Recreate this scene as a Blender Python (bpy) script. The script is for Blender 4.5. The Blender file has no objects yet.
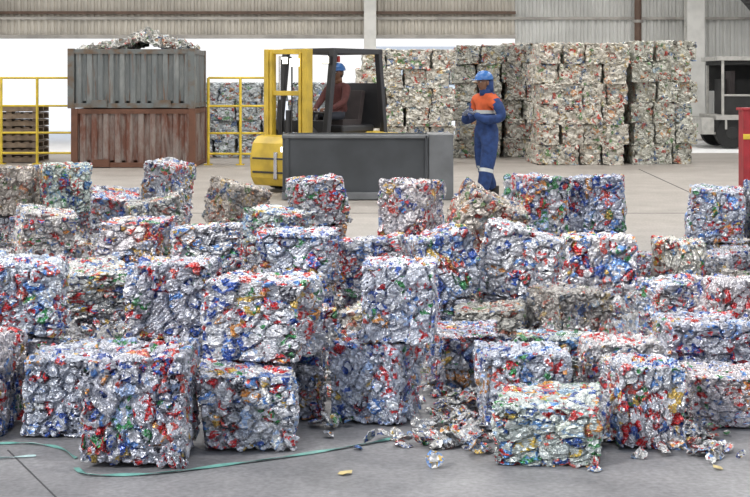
import bpy, math, random
import numpy as np
from mathutils import Vector, Matrix, kdtree

random.seed(7)
rng = np.random.default_rng(7)
scene = bpy.context.scene
COL = scene.collection

# ------------------------------------------------------------------ materials
def nm(name):
    m = bpy.data.materials.new(name); m.use_nodes = True
    nt = m.node_tree; b = nt.nodes['Principled BSDF']
    return m, nt, b

def N(nt, t, **kw):
    n = nt.nodes.new(t)
    for k, v in kw.items():
        if k in n.inputs.keys(): n.inputs[k].default_value = v
        else: setattr(n, k, v)
    return n

def simple(name, col, rough=0.5, metal=0.0, var=0.25, scale=6.0, bump=0.0, col2=None):
    m, nt, b = nm(name)
    tc = N(nt, 'ShaderNodeTexCoord')
    no = N(nt, 'ShaderNodeTexNoise'); no.inputs['Scale'].default_value = scale; no.inputs['Detail'].default_value = 6
    nt.links.new(tc.outputs['Object'], no.inputs['Vector'])
    r = N(nt, 'ShaderNodeValToRGB')
    c2 = col2 if col2 else tuple(c * (1 - var) for c in col)
    r.color_ramp.elements[0].color = (*c2, 1); r.color_ramp.elements[0].position = 0.35
    r.color_ramp.elements[1].color = (*col, 1); r.color_ramp.elements[1].position = 0.6
    nt.links.new(no.outputs['Fac'], r.inputs['Fac']); nt.links.new(r.outputs['Color'], b.inputs['Base Color'])
    b.inputs['Roughness'].default_value = rough; b.inputs['Metallic'].default_value = metal
    if bump:
        bp = N(nt, 'ShaderNodeBump'); bp.inputs['Strength'].default_value = bump; bp.inputs['Distance'].default_value = 0.02
        nt.links.new(no.outputs['Fac'], bp.inputs['Height']); nt.links.new(bp.outputs['Normal'], b.inputs['Normal'])
    return m

def can_material(name, palette, metal=0.68, gscale=9.0, fine=22.0, dirt=0.0, dirtcol=(.25, .2, .13), silver=(.56, .57, .61), bdist=.013, rlo=.20, rhi=.46, blo=.38, bhi=.80, wear=.38):
    m, nt, b = nm(name)
    L = nt.links.new
    at = N(nt, 'ShaderNodeAttribute'); at.attribute_name = 'cellr'
    oi = N(nt, 'ShaderNodeObjectInfo')
    mu = N(nt, 'ShaderNodeMath', operation='MULTIPLY'); mu.inputs[1].default_value = 17.37
    L(oi.outputs['Random'], mu.inputs[0])
    ad = N(nt, 'ShaderNodeMath', operation='ADD'); L(at.outputs['Fac'], ad.inputs[0]); L(mu.outputs[0], ad.inputs[1])
    wn = N(nt, 'ShaderNodeTexWhiteNoise', noise_dimensions='1D'); L(ad.outputs[0], wn.inputs['W'])
    sep = N(nt, 'ShaderNodeSeparateColor'); L(wn.outputs['Color'], sep.inputs[0])
    def ramp(src):
        r = N(nt, 'ShaderNodeValToRGB'); r.color_ramp.interpolation = 'CONSTANT'
        els = r.color_ramp.elements
        els[0].position = 0; els[0].color = (*palette[0][1], 1)
        els[1].position = palette[1][0]; els[1].color = (*palette[1][1], 1)
        for p, c in palette[2:]:
            e = els.new(p); e.color = (*c, 1)
        L(src, r.inputs['Fac']); return r
    ra = ramp(wn.outputs['Value']); rb = ramp(sep.outputs[1])
    tc = N(nt, 'ShaderNodeTexCoord')
    va = N(nt, 'ShaderNodeVectorMath', operation='ADD'); L(tc.outputs['Object'], va.inputs[0])
    cmb = N(nt, 'ShaderNodeCombineXYZ'); L(ad.outputs[0], cmb.inputs[0]); L(mu.outputs[0], cmb.inputs[1]); L(cmb.outputs[0], va.inputs[1])
    n1 = N(nt, 'ShaderNodeTexNoise'); n1.inputs['Scale'].default_value = gscale; n1.inputs['Detail'].default_value = 3
    n1.inputs['Distortion'].default_value = 1.0; L(va.outputs[0], n1.inputs['Vector'])
    st = N(nt, 'ShaderNodeMapRange'); st.inputs[1].default_value = .515; st.inputs[2].default_value = .53; L(n1.outputs['Fac'], st.inputs[0])
    mx = N(nt, 'ShaderNodeMix', data_type='RGBA'); L(st.outputs[0], mx.inputs[0]); L(ra.outputs[0], mx.inputs[6]); L(rb.outputs[0], mx.inputs[7])
    vo = N(nt, 'ShaderNodeTexVoronoi'); vo.inputs['Scale'].default_value = fine * .75; L(va.outputs[0], vo.inputs['Vector'])
    sv = N(nt, 'ShaderNodeSeparateColor'); L(vo.outputs['Color'], sv.inputs[0])
    wo = N(nt, 'ShaderNodeTexWhiteNoise', noise_dimensions='1D'); L(mu.outputs[0], wo.inputs['W'])
    br = N(nt, 'ShaderNodeMapRange'); br.inputs[3].default_value = blo; br.inputs[4].default_value = bhi; L(wo.outputs['Value'], br.inputs[0])
    gt = N(nt, 'ShaderNodeMath', operation='GREATER_THAN'); L(sv.outputs[0], gt.inputs[0]); L(br.outputs[0], gt.inputs[1])
    mx2 = N(nt, 'ShaderNodeMix', data_type='RGBA'); L(gt.outputs[0], mx2.inputs[0]); L(mx.outputs[2], mx2.inputs[6])
    mx2.inputs[7].default_value = (*silver, 1)
    n4 = N(nt, 'ShaderNodeTexNoise'); n4.inputs['Scale'].default_value = fine * 2.2; n4.inputs['Detail'].default_value = 4; L(va.outputs[0], n4.inputs['Vector'])
    w4 = N(nt, 'ShaderNodeMapRange'); w4.inputs[1].default_value = .50; w4.inputs[2].default_value = .60; w4.inputs[4].default_value = wear; L(n4.outputs['Fac'], w4.inputs[0])
    mxw = N(nt, 'ShaderNodeMix', data_type='RGBA'); L(w4.outputs[0], mxw.inputs[0]); L(mx2.outputs[2], mxw.inputs[6]); mxw.inputs[7].default_value = (silver[0] * 1.1, silver[1] * 1.1, silver[2] * 1.1, 1)
    n3 = N(nt, 'ShaderNodeTexNoise'); n3.inputs['Scale'].default_value = 7; n3.inputs['Detail'].default_value = 8; L(va.outputs[0], n3.inputs['Vector'])
    md = N(nt, 'ShaderNodeMapRange'); md.inputs[1].default_value = .45; md.inputs[2].default_value = .75; md.inputs[3].default_value = dirt * .4; md.inputs[4].default_value = min(1, .12 + dirt); L(n3.outputs['Fac'], md.inputs[0])
    mx3 = N(nt, 'ShaderNodeMix', data_type='RGBA'); L(md.outputs[0], mx3.inputs[0]); L(mxw.outputs[2], mx3.inputs[6]); mx3.inputs[7].default_value = (*dirtcol, 1)
    mt = N(nt, 'ShaderNodeMix', data_type='RGBA', blend_type='MULTIPLY'); mt.inputs[0].default_value = 1; L(mx3.outputs[2], mt.inputs[6]); L(oi.outputs['Color'], mt.inputs[7])
    L(mt.outputs[2], b.inputs['Base Color'])
    b.inputs['Metallic'].default_value = metal
    rr = N(nt, 'ShaderNodeMapRange'); rr.inputs[3].default_value = rlo; rr.inputs[4].default_value = rhi; L(sv.outputs[1], rr.inputs[0]); L(rr.outputs[0], b.inputs['Roughness'])
    n2 = N(nt, 'ShaderNodeTexNoise'); n2.inputs['Scale'].default_value = fine * .6; n2.inputs['Detail'].default_value = 3; n2.inputs['Distortion'].default_value = .8; L(va.outputs[0], n2.inputs['Vector'])
    s1 = N(nt, 'ShaderNodeMath', operation='SUBTRACT'); s1.inputs[1].default_value = .5; L(n2.outputs['Fac'], s1.inputs[0])
    s2 = N(nt, 'ShaderNodeMath', operation='ABSOLUTE'); L(s1.outputs[0], s2.inputs[0])
    s3 = N(nt, 'ShaderNodeMath', operation='MULTIPLY'); s3.inputs[1].default_value = 3.0; L(s2.outputs[0], s3.inputs[0])
    ml = N(nt, 'ShaderNodeMath', operation='MULTIPLY_ADD'); ml.inputs[1].default_value = .8; L(vo.outputs['Distance'], ml.inputs[0]); L(s3.outputs[0], ml.inputs[2])
    bp = N(nt, 'ShaderNodeBump'); bp.inputs['Strength'].default_value = .9; bp.inputs['Distance'].default_value = bdist; L(ml.outputs[0], bp.inputs['Height']); L(bp.outputs[0], b.inputs['Normal'])
    return m

PAL = [(0, (.54, .55, .59)), (.19, (.72, .73, .78)), (.34, (.34, .36, .42)), (.42, (.022, .075, .33)), (.52, (.10, .25, .58)), (.60, (.36, .48, .70)), (.635, (.50, .012, .018)),
       (.745, (.60, .09, .07)), (.80, (.035, .23, .07)), (.845, (.60, .40, .08)), (.88, (.84, .84, .82)), (.935, (.03, .03, .045)), (.965, (.64, .28, .07))]
PAL_OLD = [(0, (.48, .47, .44)), (.30, (.62, .60, .56)), (.46, (.34, .33, .31)), (.55, (.06, .13, .31)), (.62, (.24, .32, .38)),
           (.67, (.43, .05, .04)), (.74, (.49, .23, .12)), (.79, (.13, .26, .10)), (.84, (.54, .42, .20)), (.89, (.72, .70, .64)), (.95, (.05, .05, .05)), (.975, (.42, .15, .11))]
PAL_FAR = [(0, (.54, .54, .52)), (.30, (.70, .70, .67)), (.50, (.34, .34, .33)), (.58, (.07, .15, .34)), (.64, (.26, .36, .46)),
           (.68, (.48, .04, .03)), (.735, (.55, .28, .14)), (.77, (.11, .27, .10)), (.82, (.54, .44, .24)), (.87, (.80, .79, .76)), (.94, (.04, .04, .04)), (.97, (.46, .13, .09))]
M_can = can_material('crushed_can_metal', PAL)
M_can_dirty = can_material('crushed_can_dirty', PAL_OLD, metal=.6, dirt=.12, silver=(.52, .51, .48))
M_can_loose = can_material('crushed_can_loose', PAL, metal=.65, gscale=28, fine=60, dirt=.12, silver=(.50, .50, .51), bdist=.008)
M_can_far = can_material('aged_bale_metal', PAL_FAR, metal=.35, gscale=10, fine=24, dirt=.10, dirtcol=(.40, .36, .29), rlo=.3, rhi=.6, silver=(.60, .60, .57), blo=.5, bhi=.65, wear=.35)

# ------------------------------------------------------------------ mesh helpers
def link(ob): COL.objects.link(ob); return ob

class MB:
    def __init__(s): s.v = []; s.f = []; s.m = []; s.mats = []
    def mi(s, mat):
        if mat not in s.mats: s.mats.append(mat)
        return s.mats.index(mat)
    def add(s, vs, fs, mat):
        o = len(s.v); i = s.mi(mat)
        s.v += [tuple(v) for v in vs]
        for f in fs: s.f.append([a + o for a in f]); s.m.append(i)
    def box(s, c, d, mat, rz=0, M=None):
        vs = []
        for sx in (-.5, .5):
            for sy in (-.5, .5):
                for sz in (-.5, .5): vs.append(Vector((sx * d[0], sy * d[1], sz * d[2])))
        R = Matrix.Rotation(rz, 3, 'Z') if M is None else M
        vs = [R @ v + Vector(c) for v in vs]
        s.add(vs, [(0, 1, 3, 2), (4, 6, 7, 5), (0, 4, 5, 1), (2, 3, 7, 6), (0, 2, 6, 4), (1, 5, 7, 3)], mat)
    def rod(s, a, b, r, mat, n=10, r2=None):
        a = Vector(a); b = Vector(b); d = (b - a).normalized(); r2 = r if r2 is None else r2
        u = d.orthogonal().normalized(); w = d.cross(u)
        vs = []
        for i in range(n):
            t = 2 * math.pi * i / n
            o = u * math.cos(t) + w * math.sin(t); vs.append(a + o * r); vs.append(b + o * r2)
        fs = [(2 * i, 2 * ((i + 1) % n), 2 * ((i + 1) % n) + 1, 2 * i + 1) for i in range(n)]
        fs.append([2 * i for i in range(n)][::-1]); fs.append([2 * i + 1 for i in range(n)])
        s.add(vs, fs, mat)
    def beam(s, a, b, w, h, mat):
        a = Vector(a); b = Vector(b); d = b - a; L = d.length; d.normalize()
        up = Vector((0, 0, 1)) if abs(d.z) < .95 else Vector((0, 1, 0))
        x = d.cross(up).normalized(); z = x.cross(d)
        M = Matrix((x, d, z)).transposed()
        s.box((a + b) / 2, (w, L, h), mat, M=M)
    def prism(s, prof, x0, x1, mat):
        n = len(prof)
        vs = [(x0, p[0], p[1]) for p in prof] + [(x1, p[0], p[1]) for p in prof]
        fs = [(i, (i + 1) % n, n + (i + 1) % n, n + i) for i in range(n)]
        fs += [list(range(n))[::-1], list(range(n, 2 * n))]
        s.add(vs, fs, mat)
    def ellipsoid(s, c, r, mat, nu=16, nv=10, fn=None, v0=0, v1=math.pi):
        vs = []
        for j in range(nv + 1):
            ph = v0 + (v1 - v0) * j / nv
            for i in range(nu):
                t = 2 * math.pi * i / nu
                p = Vector((math.sin(ph) * math.cos(t), math.sin(ph) * math.sin(t), math.cos(ph)))
                q = Vector((p.x * r[0], p.y * r[1], p.z * r[2]))
                if fn: q = fn(p, q)
                vs.append(q + Vector(c))
        fs = [(j * nu + i, (j + 1) * nu + i, (j + 1) * nu + (i + 1) % nu, j * nu + (i + 1) % nu) for j in range(nv) for i in range(nu)]
        s.add(vs, fs, mat)
    def torus(s, c, R, r, mat, axis='Z', n=20, k=8):
        vs = []
        for i in range(n):
            t = 2 * math.pi * i / n
            for j in range(k):
                u = 2 * math.pi * j / k
                p = ((R + r * math.cos(u)) * math.cos(t), (R + r * math.cos(u)) * math.sin(t), r * math.sin(u))
                if axis == 'X': p = (p[2], p[0], p[1])
                if axis == 'Y': p = (p[0], p[2], p[1])
                vs.append(Vector(p) + Vector(c))
        fs = [(i * k + j, ((i + 1) % n) * k + j, ((i + 1) % n) * k + (j + 1) % k, i * k + (j + 1) % k) for i in range(n) for j in range(k)]
        s.add(vs, fs, mat)
    def corr(s, p0, ux, width, height, out, pitch, depth, mat):
        p0 = Vector(p0); ux = Vector(ux); out = Vector(out)
        n = max(1, round(width / pitch)); pt = width / n
        pts = []
        for i in range(n):
            b = i * pt
            pts += [(b, 0), (b + pt * .3, 0), (b + pt * .45, depth), (b + pt * .85, depth)]
        pts.append((width, 0))
        vs = []
        for a, o in pts:
            q = p0 + ux * a + out * o
            vs += [q, q + Vector((0, 0, height))]
        s.add(vs, [(2 * i, 2 * i + 2, 2 * i + 3, 2 * i + 1) for i in range(len(pts) - 1)], mat)
    def obj(s, name, loc=(0, 0, 0), rz=0, bevel=0, smooth=False, parent=None):
        me = bpy.data.meshes.new(name); me.from_pydata(s.v, [], s.f)
        for m in s.mats: me.materials.append(m)
        me.polygons.foreach_set('material_index', s.m)
        if smooth: me.polygons.foreach_set('use_smooth', [True] * len(me.polygons))
        me.update()
        ob = link(bpy.data.objects.new(name, me)); ob.location = loc; ob.rotation_euler = (0, 0, rz)
        if bevel:
            md = ob.modifiers.new('bevel', 'BEVEL'); md.width = bevel; md.segments = 2; md.limit_method = 'ANGLE'
        if parent: ob.parent = parent
        return ob

# ------------------------------------------------------------------ bale meshes
def bale_arrays(n, ncell, seed, amp=1.0, lowamp=1.0, gapw=.017, gapd=.044, skew=.03):
    g = np.random.default_rng(seed)
    idx = {}; V = []; F = []
    def vid(i, j, k):
        key = (i, j, k)
        if key not in idx: idx[key] = len(V); V.append(key)
        return idx[key]
    for a in range(n):
        for b in range(n):
            F.append((vid(a, b, 0), vid(a, b + 1, 0), vid(a + 1, b + 1, 0), vid(a + 1, b, 0)))
            F.append((vid(a, b, n), vid(a + 1, b, n), vid(a + 1, b + 1, n), vid(a, b + 1, n)))
            F.append((vid(a, 0, b), vid(a + 1, 0, b), vid(a + 1, 0, b + 1), vid(a, 0, b + 1)))
            F.append((vid(a, n, b), vid(a, n, b + 1), vid(a + 1, n, b + 1), vid(a + 1, n, b)))
            F.append((vid(0, a, b), vid(0, a, b + 1), vid(0, a + 1, b + 1), vid(0, a + 1, b)))
            F.append((vid(n, a, b), vid(n, a + 1, b), vid(n, a + 1, b + 1), vid(n, a, b + 1)))
    V = np.array(V, float) / n - .5; F = np.array(F)
    q = V * 2
    m = (np.abs(q) ** 32).sum(1) ** (1 / 32)
    P = V / m[:, None] * .96
    nr = np.sign(q) * np.abs(q) ** 16; nr /= np.linalg.norm(nr, axis=1)[:, None]
    S = g.uniform(-.5, .5, (ncell, 3)); ax = g.integers(0, 3, ncell); S[np.arange(ncell), ax] = np.sign(g.uniform(-1, 1, ncell)) * .48
    Ms = []
    for i in range(ncell):
        A = g.normal(0, 1, (3, 3)); Qm, _ = np.linalg.qr(A); Ms.append(np.diag(g.uniform(.5, 1.8, 3)) @ Qm)
    W = V + g.normal(0, .10 / n, V.shape)
    def near(W):
        f1 = np.full(len(W), 9.); f2 = f1.copy(); cid = np.zeros(len(W), int)
        for i in range(ncell):
            d = np.sqrt((((W - S[i]) @ Ms[i].T) ** 2).sum(1))
            c = d < f1
            f2 = np.where(c, f1, np.minimum(f2, d)); cid = np.where(c, i, cid); f1 = np.where(c, d, f1)
        return f1, f2, cid
    f1, f2, cid = near(W)
    h = g.uniform(-.026, .008, ncell)[cid]
    tilt = g.normal(0, .22, (ncell, 3))[cid]; h = h + np.clip((tilt * (V - S[cid])).sum(1), -.025, .016)
    kk = g.normal(0, 38, (ncell, 3))[cid]; h = h + .010 * (np.abs(np.sin((kk * V).sum(1) + cid)) - .7)
    h = h - gapd * np.exp(-((f2 - f1) / gapw) ** 2)
    low = np.zeros(len(V))
    for _ in range(8):
        k = g.normal(0, 4.5, 3); low += .008 * lowamp * np.sin(V @ k + g.uniform(0, 6))
    P = P + nr * ((h * amp + low)[:, None])
    P += g.normal(0, .0012, P.shape)
    sk = g.normal(0, skew, (3, 3)); sk[:, 2] *= .5; P = P + P @ sk
    P[:, 0] *= 1 + g.normal(0, .05) * P[:, 2]; P[:, 2] *= 1 + g.normal(0, .07) * P[:, 0] + g.normal(0, .05) * P[:, 1]
    fc = V[F].mean(1); _, _, fcid = near(fc)
    cr = g.uniform(0, 100, ncell)[fcid]
    return P, F, cr

def np_mesh(name, P, F, cr, mat):
    me = bpy.data.meshes.new(name)
    me.from_pydata(P.tolist(), [], F.tolist())
    at = me.attributes.new('cellr', 'FLOAT', 'FACE'); at.data.foreach_set('value', cr.astype(np.float32))
    me.materials.append(mat); me.update()
    return me

HB = [bale_arrays(58, 240, 100 + i) for i in range(9)]
MESH_C = [np_mesh('bale_mesh_%d' % i, *h, M_can) for i, h in enumerate(HB)]
MESH_D = [np_mesh('bale_mesh_dirty_%d' % i, *h, M_can_dirty) for i, h in enumerate(HB[:5])]
LB = [bale_arrays(18, 120, 300 + i, amp=1.15, lowamp=.8, gapw=.035, gapd=.038, skew=.02) for i in range(5)]

placed = []
cnt = [0]
def bale(x, y, z, w, d, h, rz=0, tx=0, ty=0, dirty=False, tint=None):
    ml = MESH_D if dirty else MESH_C
    me = ml[cnt[0] % len(ml)]; cnt[0] += 1
    ob = link(bpy.data.objects.new('crushed_can_bale', me))
    q = random.choice([0, math.pi / 2, math.pi, -math.pi / 2])
    if abs(q) == math.pi / 2: sx, sy = d, w
    else: sx, sy = w, d
    flip = random.choice([0, math.pi])
    M = Matrix.Translation((x, y, z + h / 2)) @ Matrix.Rotation(math.radians(rz), 4, 'Z') @ Matrix.Rotation(math.radians(tx), 4, 'X') @ Matrix.Rotation(math.radians(ty), 4, 'Y') \
        @ Matrix.Rotation(q, 4, 'Z') @ Matrix.Rotation(flip, 4, 'X') @ Matrix.Diagonal((sx, sy, h, 1))
    ob.matrix_world = M
    g_ = random.uniform(.74, 1.0)
    t = tint if tint else (g_ * random.uniform(.96, 1), g_ * random.uniform(.96, 1), g_)
    ob.color = (*t, 1)
    placed.append((x, y, z, w, d, h))
    return ob

BL = (.92, .95, 1.0); GR = (.95, 1.0, .95); RD = (1, .94, .92); WH = (1, 1, 1)
bale(-1.00, 6.02, 0, .44, .44, .475, -4, tint=(.78, .78, .82))
bale(-.560, 6.28, 0, .43, .44, .34, 2, tint=WH)
bale(-1.42, 6.50, 0, .39, .42, .36, 3, tint=BL)
bale(-1.87, 6.47, 0, .42, .42, .46, -6, tint=RD)
bale(.00, 6.72, 0, .38, .37, .375, -20, tint=(.88, .92, 1))
bale(.12, 6.73, .37, .38, .38, .385, -5, 1, 0, tint=(1.05, 1.07, 1.12))
bale(.69, 6.60, 0, .41, .40, .36, 2, tint=BL)
bale(.745, 6.02, 0, .47, .40, .27, -6, 3, 0, tint=(.88, .94, .86))
bale(1.20, 6.28, 0, .33, .40, .36, 6, tint=WH)
bale(1.19, 6.84, 0, .38, .36, .365, -3, tint=(1, .96, .92))
bale(1.69, 7.26, 0, .48, .44, .39, 4, tint=(.82, .82, .87))
bale(1.65, 6.62, 0, .37, .36, .25, -4, tint=RD)
bale(2.10, 8.03, 0, .46, .44, .50, 5, tint=RD)
bale(-.45, 6.79, 0, .42, .38, .33, -2, tint=(.68, .68, .73))
bale(-.52, 6.56, .325, .52, .42, .38, -15, 0, 0, tint=WH)
bale(-1.03, 7.24, .29, .46, .44, .40, -4, 0, 1, tint=(.9, .9, .94))
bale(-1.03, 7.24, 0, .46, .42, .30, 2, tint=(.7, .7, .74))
bale(-1.48, 7.1, 0, .40, .40, .28, 3, tint=(.8, .8, .8))
bale(-1.82, 7.22, .31, .44, .42, .40, 4, tint=(.95, 1, 1.04))
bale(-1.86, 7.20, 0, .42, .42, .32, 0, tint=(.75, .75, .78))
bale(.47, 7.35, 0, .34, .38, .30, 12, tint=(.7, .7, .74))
bale(.93, 7.30, 0, .40, .40, .30, -8, tint=(.8, .85, .8))
bale(1.56, 9.84, 0, .50, .46, .55, 1, tint=(1.15, 1.12, 1.1))
bale(2.16, 10.0, 0, .40, .42, .50, -12, tint=(1, .97, .85))
UP = [(-.47, 8.73, .35, .46, .44, .34, -10, 0, 2, BL), (-1.10, 9.2, .34, .50, .42, .33, 3, 0, -3, WH), (-1.63, 9.6, .34, .46, .42, .34, -12, 2, 0, RD),
      (.94, 9.05, .24, .50, .44, .44, -16, 0, 16, WH), (.44, 8.85, .24, .38, .40, .44, 14, 0, -16, BL),
      (.28, 10.75, .40, .42, .42, .47, -24, 0, 0, RD), (.80, 10.2, .36, .48, .42, .44, 10, 12, 28, RD),
      (1.28, 11.2, .40, .44, .42, .46, 24, 0, 7, WH), (1.80, 11.35, .40, .46, .42, .46, -12, 0, -3, (.85, .88, .95)),
      (2.72, 11.2, .33, .44, .42, .44, -10, 0, 3, BL), (3.20, 11.2, .33, .44, .42, .48, 6, 0, 0, BL),
      (-.50, 12.2, .36, .48, .42, .42, 16, 0, -6, WH), (-1.20, 12.2, .34, .42, .42, .40, 40, 10, 8, RD),
      (-1.92, 13.0, .42, .38, .40, .46, -30, 0, 8, WH), (-2.80, 12.7, .42, .46, .42, .46, 14, 0, 3, (.92, 1, .88)),
      (-3.30, 12.8, .40, .42, .42, .44, -5, 0, 0, RD), (-2.3, 12.4, .34, .44, .42, .30, 10, 12, 4, WH),
      (-1.70, 8.3, .28, .44, .42, .24, 24, 8, 0, (.95, .95, .88)), (.0, 9.15, .28, .42, .42, .32, -8, 0, -6, WH),
      (-2.45, 10.4, .32, .44, .42, .34, 24, 6, 6, (1, .95, .88)), (-.75, 10.6, .32, .44, .42, .34, -30, 0, 8, (.95, 1, .95)),
      (-1.75, 11.2, .34, .42, .42, .34, 14, 0, -10, BL)]
for i, (x, y, z, w, d, h, rz, tx, ty, t) in enumerate(UP):
    bale(x, y, z, w, d, h, rz, tx, ty, dirty=(y > 9.9 and i % 3 == 0 and x < 2.5), tint=t)
    # the bale it stands on
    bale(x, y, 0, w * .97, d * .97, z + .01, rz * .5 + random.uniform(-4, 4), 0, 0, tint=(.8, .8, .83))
bale(1.9, 8.9, 0, .44, .42, .36, 16, tint=WH)
row = 0
y = 7.9
while y < 13.3:
    hw = .268 * y + .45
    x = -hw + (row % 2) * .25
    while x < hw:
        px = x + random.uniform(-.08, .08); py = y + random.uniform(-.05, .05)
        xmax_ok = not (px > 1.9 and y > 11.7) and not (px > .6 and y > 12.2)
        col = any(abs(px - e[0]) < .43 and abs(py - e[1]) < .43 and e[2] < .05 for e in placed)
        keep = random.random() < (.62 if px < -1 else .72)
        if xmax_ok and not col and keep:
            near_up = any(e[2] > .05 and abs(px - e[0]) < .5 and abs(py - e[1]) < .5 for e in placed)
            h = random.uniform(.22, .27) if near_up else random.uniform(.24, .38)
            tl = 2 if near_up else random.choice([2, 8, 20])
            bale(px, py, 0, .40, .38, h, random.uniform(-30, 30), random.uniform(-tl, tl), random.uniform(-tl, tl), dirty=random.random() < (.45 if px < -1 else .2))
            if not near_up and 8.4 < y < 12.5 and random.random() < .10 and px < 1.2:
                bale(px, py, h - .01, .40, .38, random.uniform(.22, .32), random.uniform(-40, 40), 4, random.uniform(-8, 8), dirty=random.random() < .3)
        x += .52
    y += .52; row += 1

# ------------------------------------------------------------------ rubble mound
def vnoise(x, y, s, seed):
    v = 0
    g = np.random.default_rng(seed)
    for _ in range(8):
        k = g.normal(0, s, 2); v = v + np.sin(k[0] * x + k[1] * y + g.uniform(0, 6))
    return v / 8
nx, ny = 230, 200
X, Y = np.meshgrid(np.linspace(-4.0, 3.6, nx), np.linspace(7.1, 13.7, ny))
X = X + rng.normal(0, .006, X.shape); Y = Y + rng.normal(0, .006, Y.shape)
edge = np.clip((Y - 7.3) / .5, 0, 1) * np.clip((13.6 + .25 * vnoise(X, Y, 2, 5) - Y - np.clip(X - .4, 0, 9) * .95) / .8, 0, 1) * np.clip((.268 * Y + .6 - np.abs(X)) / .4, 0, 1)
H = (.11 + .11 * vnoise(X, Y, 5, 1) + .13 * np.clip((-X - .8) / 1.5, 0, 1)) * edge
nseed = 5000
kd = kdtree.KDTree(nseed); SX = rng.uniform(-4, 3.6, nseed); SY = rng.uniform(7.1, 13.7, nseed)
for i in range(nseed): kd.insert((SX[i], SY[i], 0), i)
kd.balance()
sh = rng.uniform(-.03, .04, nseed); tl = rng.normal(0, .6, (nseed, 2))
cid = np.zeros(X.size, int); xs = X.ravel(); ys = Y.ravel()
for i in range(X.size): cid[i] = kd.find((xs[i], ys[i], 0))[1]
hh = H.ravel() + (sh[cid] + tl[cid, 0] * (xs - SX[cid]) + tl[cid, 1] * (ys - SY[cid])) * np.clip(H.ravel() / .1, 0, 1) - .004
hh = np.where(edge.ravel() <= 0.001, -.02, hh)
idx = np.arange(X.size).reshape(ny, nx)
F = np.stack([idx[:-1, :-1], idx[:-1, 1:], idx[1:, 1:], idx[1:, :-1]], -1).reshape(-1, 4)
F = F[hh[F].max(1) > .0]
cr = rng.uniform(0, 100, nseed)[cid[F[:, 0]]]
me = np_mesh('scrap_can_mound', np.stack([xs, ys, hh], -1), F, cr, M_can_loose)
mound = link(bpy.data.objects.new('scrap_can_mound', me)); mound.color = (.62, .62, .62, 1)  # tint darkened to paint shade into the gaps between bales
def ground_h(x, y):
    i = int((y - 7.1) / 6.6 * (ny - 1)); j = int((x + 4.0) / 7.6 * (nx - 1))
    if 0 <= i < ny and 0 <= j < nx: return max(0, H[i, j])
    return 0

# ------------------------------------------------------------------ loose flattened cans
def flakes(name, pts, mat, size=(.022, .048), tilt=.4):
    P = []; Fc = []; C = []
    g = random.Random(3)
    for (x, y, z) in pts:
        s = g.uniform(*size); asp = g.uniform(.5, 1)
        R = Matrix.Rotation(g.uniform(0, 6.28), 3, 'Z') @ Matrix.Rotation(g.gauss(0, tilt), 3, 'X') @ Matrix.Rotation(g.gauss(0, tilt), 3, 'Y')
        o = len(P); c = g.uniform(0, 100)
        ring = []; mid = []
        for k in range(10):
            a = k * math.pi / 5; rr = s * g.uniform(.8, 1.1)
            ring.append(Vector((math.cos(a) * rr, math.sin(a) * rr * asp, g.uniform(-.2, .2) * s)))
            mid.append(Vector((math.cos(a) * rr * .55, math.sin(a) * rr * asp * .55, g.uniform(0, .35) * s)))
        cen = Vector((0, 0, g.uniform(-.1, .3) * s))
        pv = [R @ v for v in ring + mid + [cen]]
        mz = min(v.z for v in pv)
        for v in pv: P.append((v.x + x, v.y + y, v.z - mz + z + .002))
        for k in range(10):
            k2 = (k + 1) % 10
            Fc.append((o + k, o + k2, o + 10 + k2, o + 10 + k)); C.append(c); Fc.append((o + 10 + k, o + 10 + k2, o + 20)); C.append(c + .37)
    me = bpy.data.meshes.new(name); me.from_pydata(P, [], Fc)
    at = me.attributes.new('cellr', 'FLOAT', 'FACE'); at.data.foreach_set('value', C)
    me.materials.append(mat); me.update()
    ob = link(bpy.data.objects.new(name, me))
    sd = ob.modifiers.new('solid', 'SOLIDIFY'); sd.thickness = .004
    return ob
pts = []
R_ = random.Random(11)
for _ in range(3800):
    yy = R_.uniform(7.0, 13.6); xx = R_.uniform(-.268 * yy - .4, .268 * yy + .4)
    if xx > .4 and yy > 13.2 - (xx - .4) * .95: continue
    pts.append((xx, yy, ground_h(xx, yy) + R_.uniform(0, .04)))
def cluster(cx, cy, sx, sy, n):
    for _ in range(n):
        pts.append((R_.gauss(cx, sx), R_.gauss(cy, sy), abs(R_.gauss(0, .010))))
cluster(.36, 6.55, .07, .14, 80); cluster(.25, 6.22, .13, .05, 36); cluster(.42, 6.75, .05, .2, 90)
cluster(1.46, 6.6, .05, .3, 60); cluster(1.35, 6.05, .14, .06, 22); cluster(.45, 6.15, .04, .08, 16)
cluster(-1.3, 6.85, .3, .1, 50); cluster(-.2, 6.5, .03, .08, 8); cluster(1.9, 6.6, .2, .2, 50); cluster(1.0, 6.4, .04, .1, 20)
cluster(2.6, 10, .3, .6, 80); cluster(2.2, 12.4, .5, .3, 30); cluster(1.2, 6.57, .3, .04, 30)
for _ in range(16): pts.append((R_.uniform(-.2, 1.9), R_.uniform(5.75, 6.3), 0))
pts2 = [p for p in pts if not any(abs(p[0] - e[0]) < e[3] / 2 - .02 and abs(p[1] - e[1]) < e[4] / 2 - .02 and e[2] < .1 and p[2] < e[5] for e in placed)]
lc = flakes('loose_crushed_cans', pts2, M_can_loose); lc.color = (.9, .9, .88, 1)

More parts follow.
